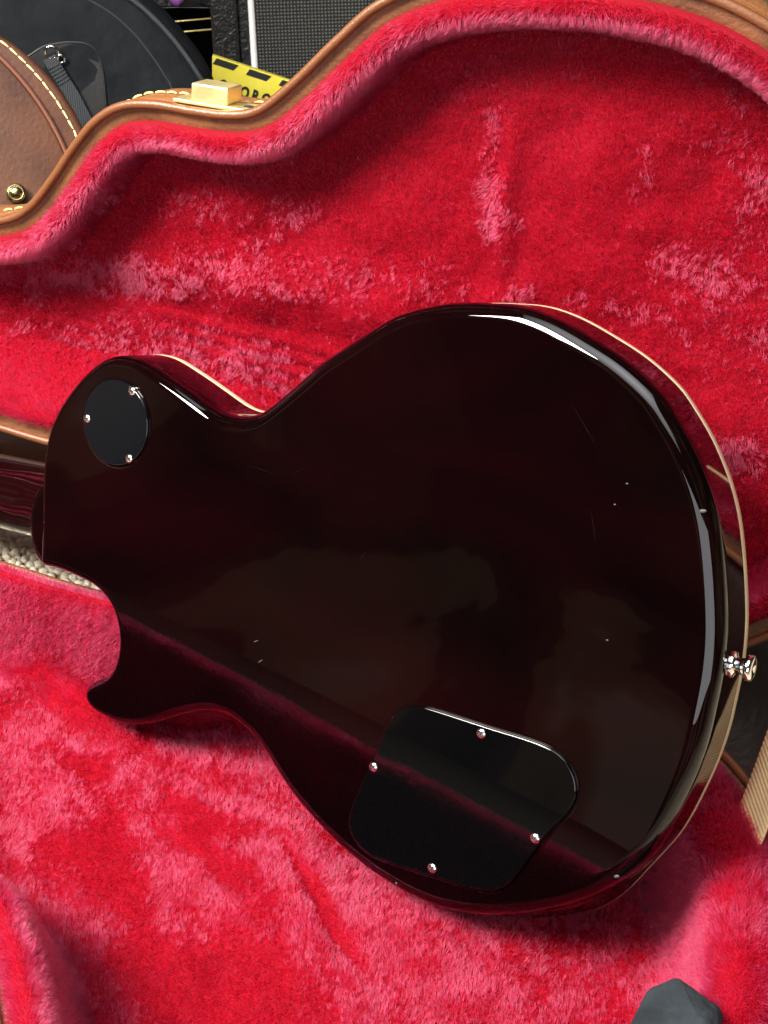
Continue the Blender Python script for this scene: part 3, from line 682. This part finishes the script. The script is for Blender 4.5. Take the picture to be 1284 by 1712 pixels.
# black gig bag
bag = root('gig_bag', fr([-237.7491, 1201.6101, -670.0], [.9912, .1322, 0], [-.0555, .4161, .9076], [.12, -.8996, .4198]), 'black padded gig bag with zip and strap patch behind the open lid', 'gig bag')
silh = [(38.7, 276.6), (53.0, 261.0), (65.7, 244.3), (75.7, 229.2), (83.0, 214.1), (87.4, 198.5)]
Pb = catmull([(-330, 20), (-335, 150), (-300, 270), (-220, 335), (-120, 345), (-40, 330), (5, 305)] + silh + [(92, 160), (94, 90), (88, 20), (40, 6), (-280, 6)], 8)
slab('bag_body', Pb, M_bag, bag, 120, 22, -4, crown=10)
zp = catmull([(-60, 318), (-20, 303), (16.4, 277.5), (33.4, 261.8), (48.7, 243.9), (61.2, 226.0), (71.1, 209.1), (76.9, 196.2), (82, 160)], 30, False)
def on_bag(P, dz=0.0):
    P = np.asarray(P); d_ = sdf(P, resample(Pb, 200)); z_ = -4 - 22 + np.sqrt(np.maximum(0, 22 ** 2 - (22 - np.clip(d_, 0, 22)) ** 2)); return np.c_[P, z_ + dz + 10 * sstep(d_, 24, 160)]
Zp = on_bag(zp, .4)
V, F = tube(Zp, 3.2, 8); mesh('zip_tape', V, F, M_seam, bag)
tv = []; tf = []; k0 = 0
rs = resample(Zp, 190, False); tgs = np.gradient(rs, axis=0)
for i, (p, tg) in enumerate(zip(rs, tgs)):
    tg = nrm(tg); sd = nrm(np.cross(tg, [0, 0, 1])); V, F = box(-.55, .55, -1.6, 1.6, 2.6, 4.0)
    sd = sd * (1 if i % 2 else 1); W = p + V[:, :1] * tg + (V[:, 1:2] + (.7 if i % 2 else -.7)) * sd + V[:, 2:] * np.array([0, 0, 1.0])
    tv.append(W); tf += [tuple(np.array(f) + k0) for f in F]; k0 += 8
o = mesh('zip_teeth', np.vstack(tv), tf, M_zip, bag, smooth=False); o['kind'] = 'stuff'; o['label'] = 'row of small zip teeth'
sm = on_bag(catmull([(-70, 306), (-50, 294), (-23.5, 279.1), (-2.6, 264.9), (15.2, 247.0), (30.1, 225.8), (39.8, 208.9), (45.9, 194.9), (52, 150)], 12, False), 0)
V, F = tube(sm, 1.8, 6); mesh('seam', V, F, M_seam, bag)
pt = catmull([(-80, 236), (-57.8, 243.1), (-38.3, 243.4), (-24.8, 239.0), (-17.6, 227.9), (-15.3, 211.5), (-15.5, 181.5), (-17, 120), (-120, 120), (-125, 200)], 8)
P2 = resample(pt, 150); P2 = P2 if is_ccw(P2) else P2[::-1]; N2 = outward(P2)
rr = [on_bag(P2 - N2 * i_, z_) for i_, z_ in ((0, -1.5), (.2, 1.2), (1.2, 1.9), (4, 1.6))]
V, F = loft(rr, False, True); o = mesh('leather_patch', V, F, M_patch, bag, sharp=60); fix_normals(o)
V, F = tube(on_bag(P2 - N2 * 2.2, 2.0), .5, 5, True); mesh('patch_seam', V, F, M_seam, o)
st = np.array([(-66, 229), (-58, 213), (-48, 194), (-38, 170), (-26, 140), (-20, 110)], float); st = resample(catmull(st, 6, False), 40, False)
S3 = on_bag(st, 4.0); tgs = np.gradient(S3, axis=0); V = []; F = []
for p, tg in zip(S3, tgs):
    sd = nrm(np.cross(nrm(tg), [0, 0, 1])); V += [p - sd * 7, p - sd * 6.4 + [0, 0, 1.2], p + sd * 6.4 + [0, 0, 1.2], p + sd * 7]
for i in range(len(S3) - 1):
    for j in range(4): j2 = (j + 1) % 4; F.append((i * 4 + j, i * 4 + j2, (i + 1) * 4 + j2, (i + 1) * 4 + j))
strap = mesh('shoulder_strap', V, F, M_bstrap, bag, sharp=50); fix_normals(strap)
for k in range(6):
    p = S3[3 + k] + np.array([0, 0, 1.3]); tg = nrm(tgs[3 + k]); sd = nrm(np.cross(tg, [0, 0, 1])); V, F = tube(np.array([p - sd * 6.2, p, p + sd * 6.2]), .55, 6); mesh('strap_ridge', V, F, M_bstrap, strap)
rg = on_bag([(-63.0, 233.0)], 7)[0]
tt = np.linspace(0, 2 * math.pi, 33)[:-1]; V, F = tube(rg + np.c_[6.2 * np.cos(tt), 5.2 * np.sin(tt), 2.5 * np.sin(tt)], 1.25, 8, True); mesh('strap_ring', V, F, M_chrome, strap)
rg = on_bag([(-55.0, 227.0)], 6)[0]
V, F = tube(rg + np.c_[3.2 * np.cos(tt), 3.4 * np.sin(tt), 1.5 * np.sin(tt)], 1.0, 8, True); mesh('strap_ring', V, F, M_chrome, strap)

# amplifier cabinet
amp = root('amplifier', fr([-154.2355, 1676.064, -670.0], [.995, .0995, 0], [-.0118, .118, .9929], [.0988, -.988, .1186]), 'black amplifier cabinet with woven grille and white piping', 'amplifier')
V, F = box(-55, 520, 8, 480, -230, -6); o = bevel(mesh('cabinet', V, F, M_tolex, amp, smooth=True, sharp=40), 7, 4)
V, F = box(-55, -22, 8, 480, -5.8, 6); bevel(mesh('front_frame', V, F, M_tolex, amp, sharp=40), 5, 3)
V, F = box(-21.5, -9.6, 14, 470, -5.8, 1.5); bevel(mesh('frame_inset', V, F, M_tolex, amp, sharp=40), 2, 2)
V, F = box(-1.2, 500, 14, 470, -5.8, 0); mesh('grille', V, F, M_grille, amp, smooth=False)
V, F = tube(np.array([(-5.2, 14, 0), (-5.2, 240, 0), (-5.2, 470, 0)], float), 4.0, 12); mesh('white_piping', V, F, M_whitep, amp)
V, F = box(-20, 30, 0, 8, -120, -40); mesh('foot', V, F, M_black, amp, smooth=False)

# yellow printed carton in front of the amplifier
yb = root('yellow_carton', fr([-149.8, 1520.8083, -670.0], [.995, .0995, 0], [-.0285, .2846, .9582], [.0953, -.9535, .286]), 'yellow printed carton with black marks and lettering below the amplifier', 'carton')
sl = math.atan2(91 - 121.9, 44.7 + 42.0)
P = np.array([(-42, 121.9), (130, 121.9 + 172 * math.tan(sl)), (120, 4), (-52, 4)], float)
Vc = np.vstack([np.c_[P, np.zeros(4)], np.c_[P, np.full(4, -30.)]]); F = [(0, 3, 2, 1), (4, 5, 6, 7)] + [(i, (i + 1) % 4, 4 + (i + 1) % 4, 4 + i) for i in range(4)]
o = mesh('carton_body', Vc, F, M_yellow, yb, smooth=False); fix_normals(o); bevel(o, .8, 2)
for i, (x0, y0) in enumerate(((-37.3, 119.0), (-0.6, 105.9), (36, 92.9), (72.5, 80))):
    ex = np.array([math.cos(sl), math.sin(sl)]); q0 = np.array([x0, y0]) + np.array([0, -.6])
    Pm = np.array([q0, q0 + ex * 26, q0 + ex * 20 + [-1, -7.4], q0 - ex * 4.4 + [-1, -7.4]]); V = np.vstack([np.c_[Pm, np.full(4, .35)], np.c_[Pm, np.full(4, .02)]])
    o = mesh('black_mark', V, [(0, 3, 2, 1)] + [(k, (k + 1) % 4, 4 + (k + 1) % 4, 4 + k) for k in range(4)], M_ink, yb, smooth=False); fix_normals(o)
def letter(ch, x, y, size, rot, parent):
    cu = bpy.data.curves.new('letter', 'FONT'); cu.body = ch; cu.size = size * MM; cu.extrude = .0001; cu.offset = .0006; cu.align_x = 'CENTER'
    t_ = bpy.data.objects.new('letter_source', cu); sc.collection.objects.link(t_)
    me = bpy.data.meshes.new_from_object(t_.evaluated_get(bpy.context.evaluated_depsgraph_get())); bpy.data.objects.remove(t_)
    o = link('letter', me, M_ink, parent, smooth=False); o.location = (x * MM, y * MM, .0004); o.rotation_euler = (0, 0, rot); o.scale = (1, 1.35, 1)
bpy.context.view_layer.update()
for k, ch in enumerate('OCORO'):
    letter(ch, -34.5 + 12.1 * k, 82.5 - 4.2 * k, 13.0, sl, yb)

# things on the floor far behind
rack = root('equipment_box', fr([-246.3475, 1745.7235, -670.0], [1, 0, 0], [0, .1961, .9806], [0, -.9806, .1961]), 'low black equipment box with two gold edge lines beside the amplifier', 'box')
V, F = box(-120, 64, 4, 104, -160, 0); bevel(mesh('box_body', V, F, M_black, rack, sharp=40), 2, 2)
for y0, y1 in ((88, 90), (75, 76.6)):
    V, F = tube(np.array([(-120, y0 - 10, .6), (64, y1 + 3, .6)], float), .9, 6); mesh('edge_line', V, F, M_gold, rack)
V, F = box(-118, 62, 104.2, 111, -150, -6); mesh('box_lid', V, F, M_tolex, rack, smooth=False)
cb = root('cable_coil', fr([-232.0, 1800.0, -560.0 + 6], [1, 0, 0], [0, 1, 0], [0, 0, 1]), 'coil of yellow cable on the black equipment box', 'cable')
for k in range(5):
    tt = np.linspace(0, 2 * math.pi, 40)[:-1]; V, F = tube(np.c_[(34 - 2 * k) * np.cos(tt), (22 - k) * np.sin(tt) + 2 * k, 2.2 * k + 1.2 * np.sin(3 * tt + k)], 1.9, 7, True); mesh('cable_turn', V, F, M_yellow, cb)
pc = root('purple_cloth', fr([-262.0, 1745.0, -556.0], [1, 0, 0], [0, .1961, .9806], [0, -.9806, .1961]), 'purple cloth corner hanging behind the gig bag', 'cloth')
V = []; F = []
for i in range(13):
    for j in range(7):
        s_, t_ = i / 12, j / 6; V.append((-30 + 60 * s_ * (1 - .0 * t_), 30 - 36 * t_ * (1 - abs(s_ - .55) * 1.5), 3 * math.sin(s_ * 9 + t_ * 2)))
for i in range(12):
    for j in range(6): F.append((i * 7 + j, (i + 1) * 7 + j, (i + 1) * 7 + j + 1, i * 7 + j + 1))
o = mesh('cloth_sheet', V, F, M_purple, pc); m_ = o.modifiers.new('thick', 'SOLIDIFY'); m_.thickness = .0012
hp = root('brass_hoop', fr([-225.0, 1790.0, -530.0], [1, 0, 0], [0, .97, .24], [0, -.24, .97]), 'thin gold rimmed hoop on a short stem behind the gig bag', 'hoop')
tt = np.linspace(0, 2 * math.pi, 64)[:-1]; V, F = tube(np.c_[75 * np.cos(tt), 75 * np.sin(tt) + 60, np.zeros(63)], 1.8, 8, True); mesh('hoop_rim', V, F, M_gold, hp)
V, F = tube(np.array([(14, -8, 0), (14, -9, -25)], float), 2.5, 10); mesh('hoop_stem', V, F, M_brass, hp)
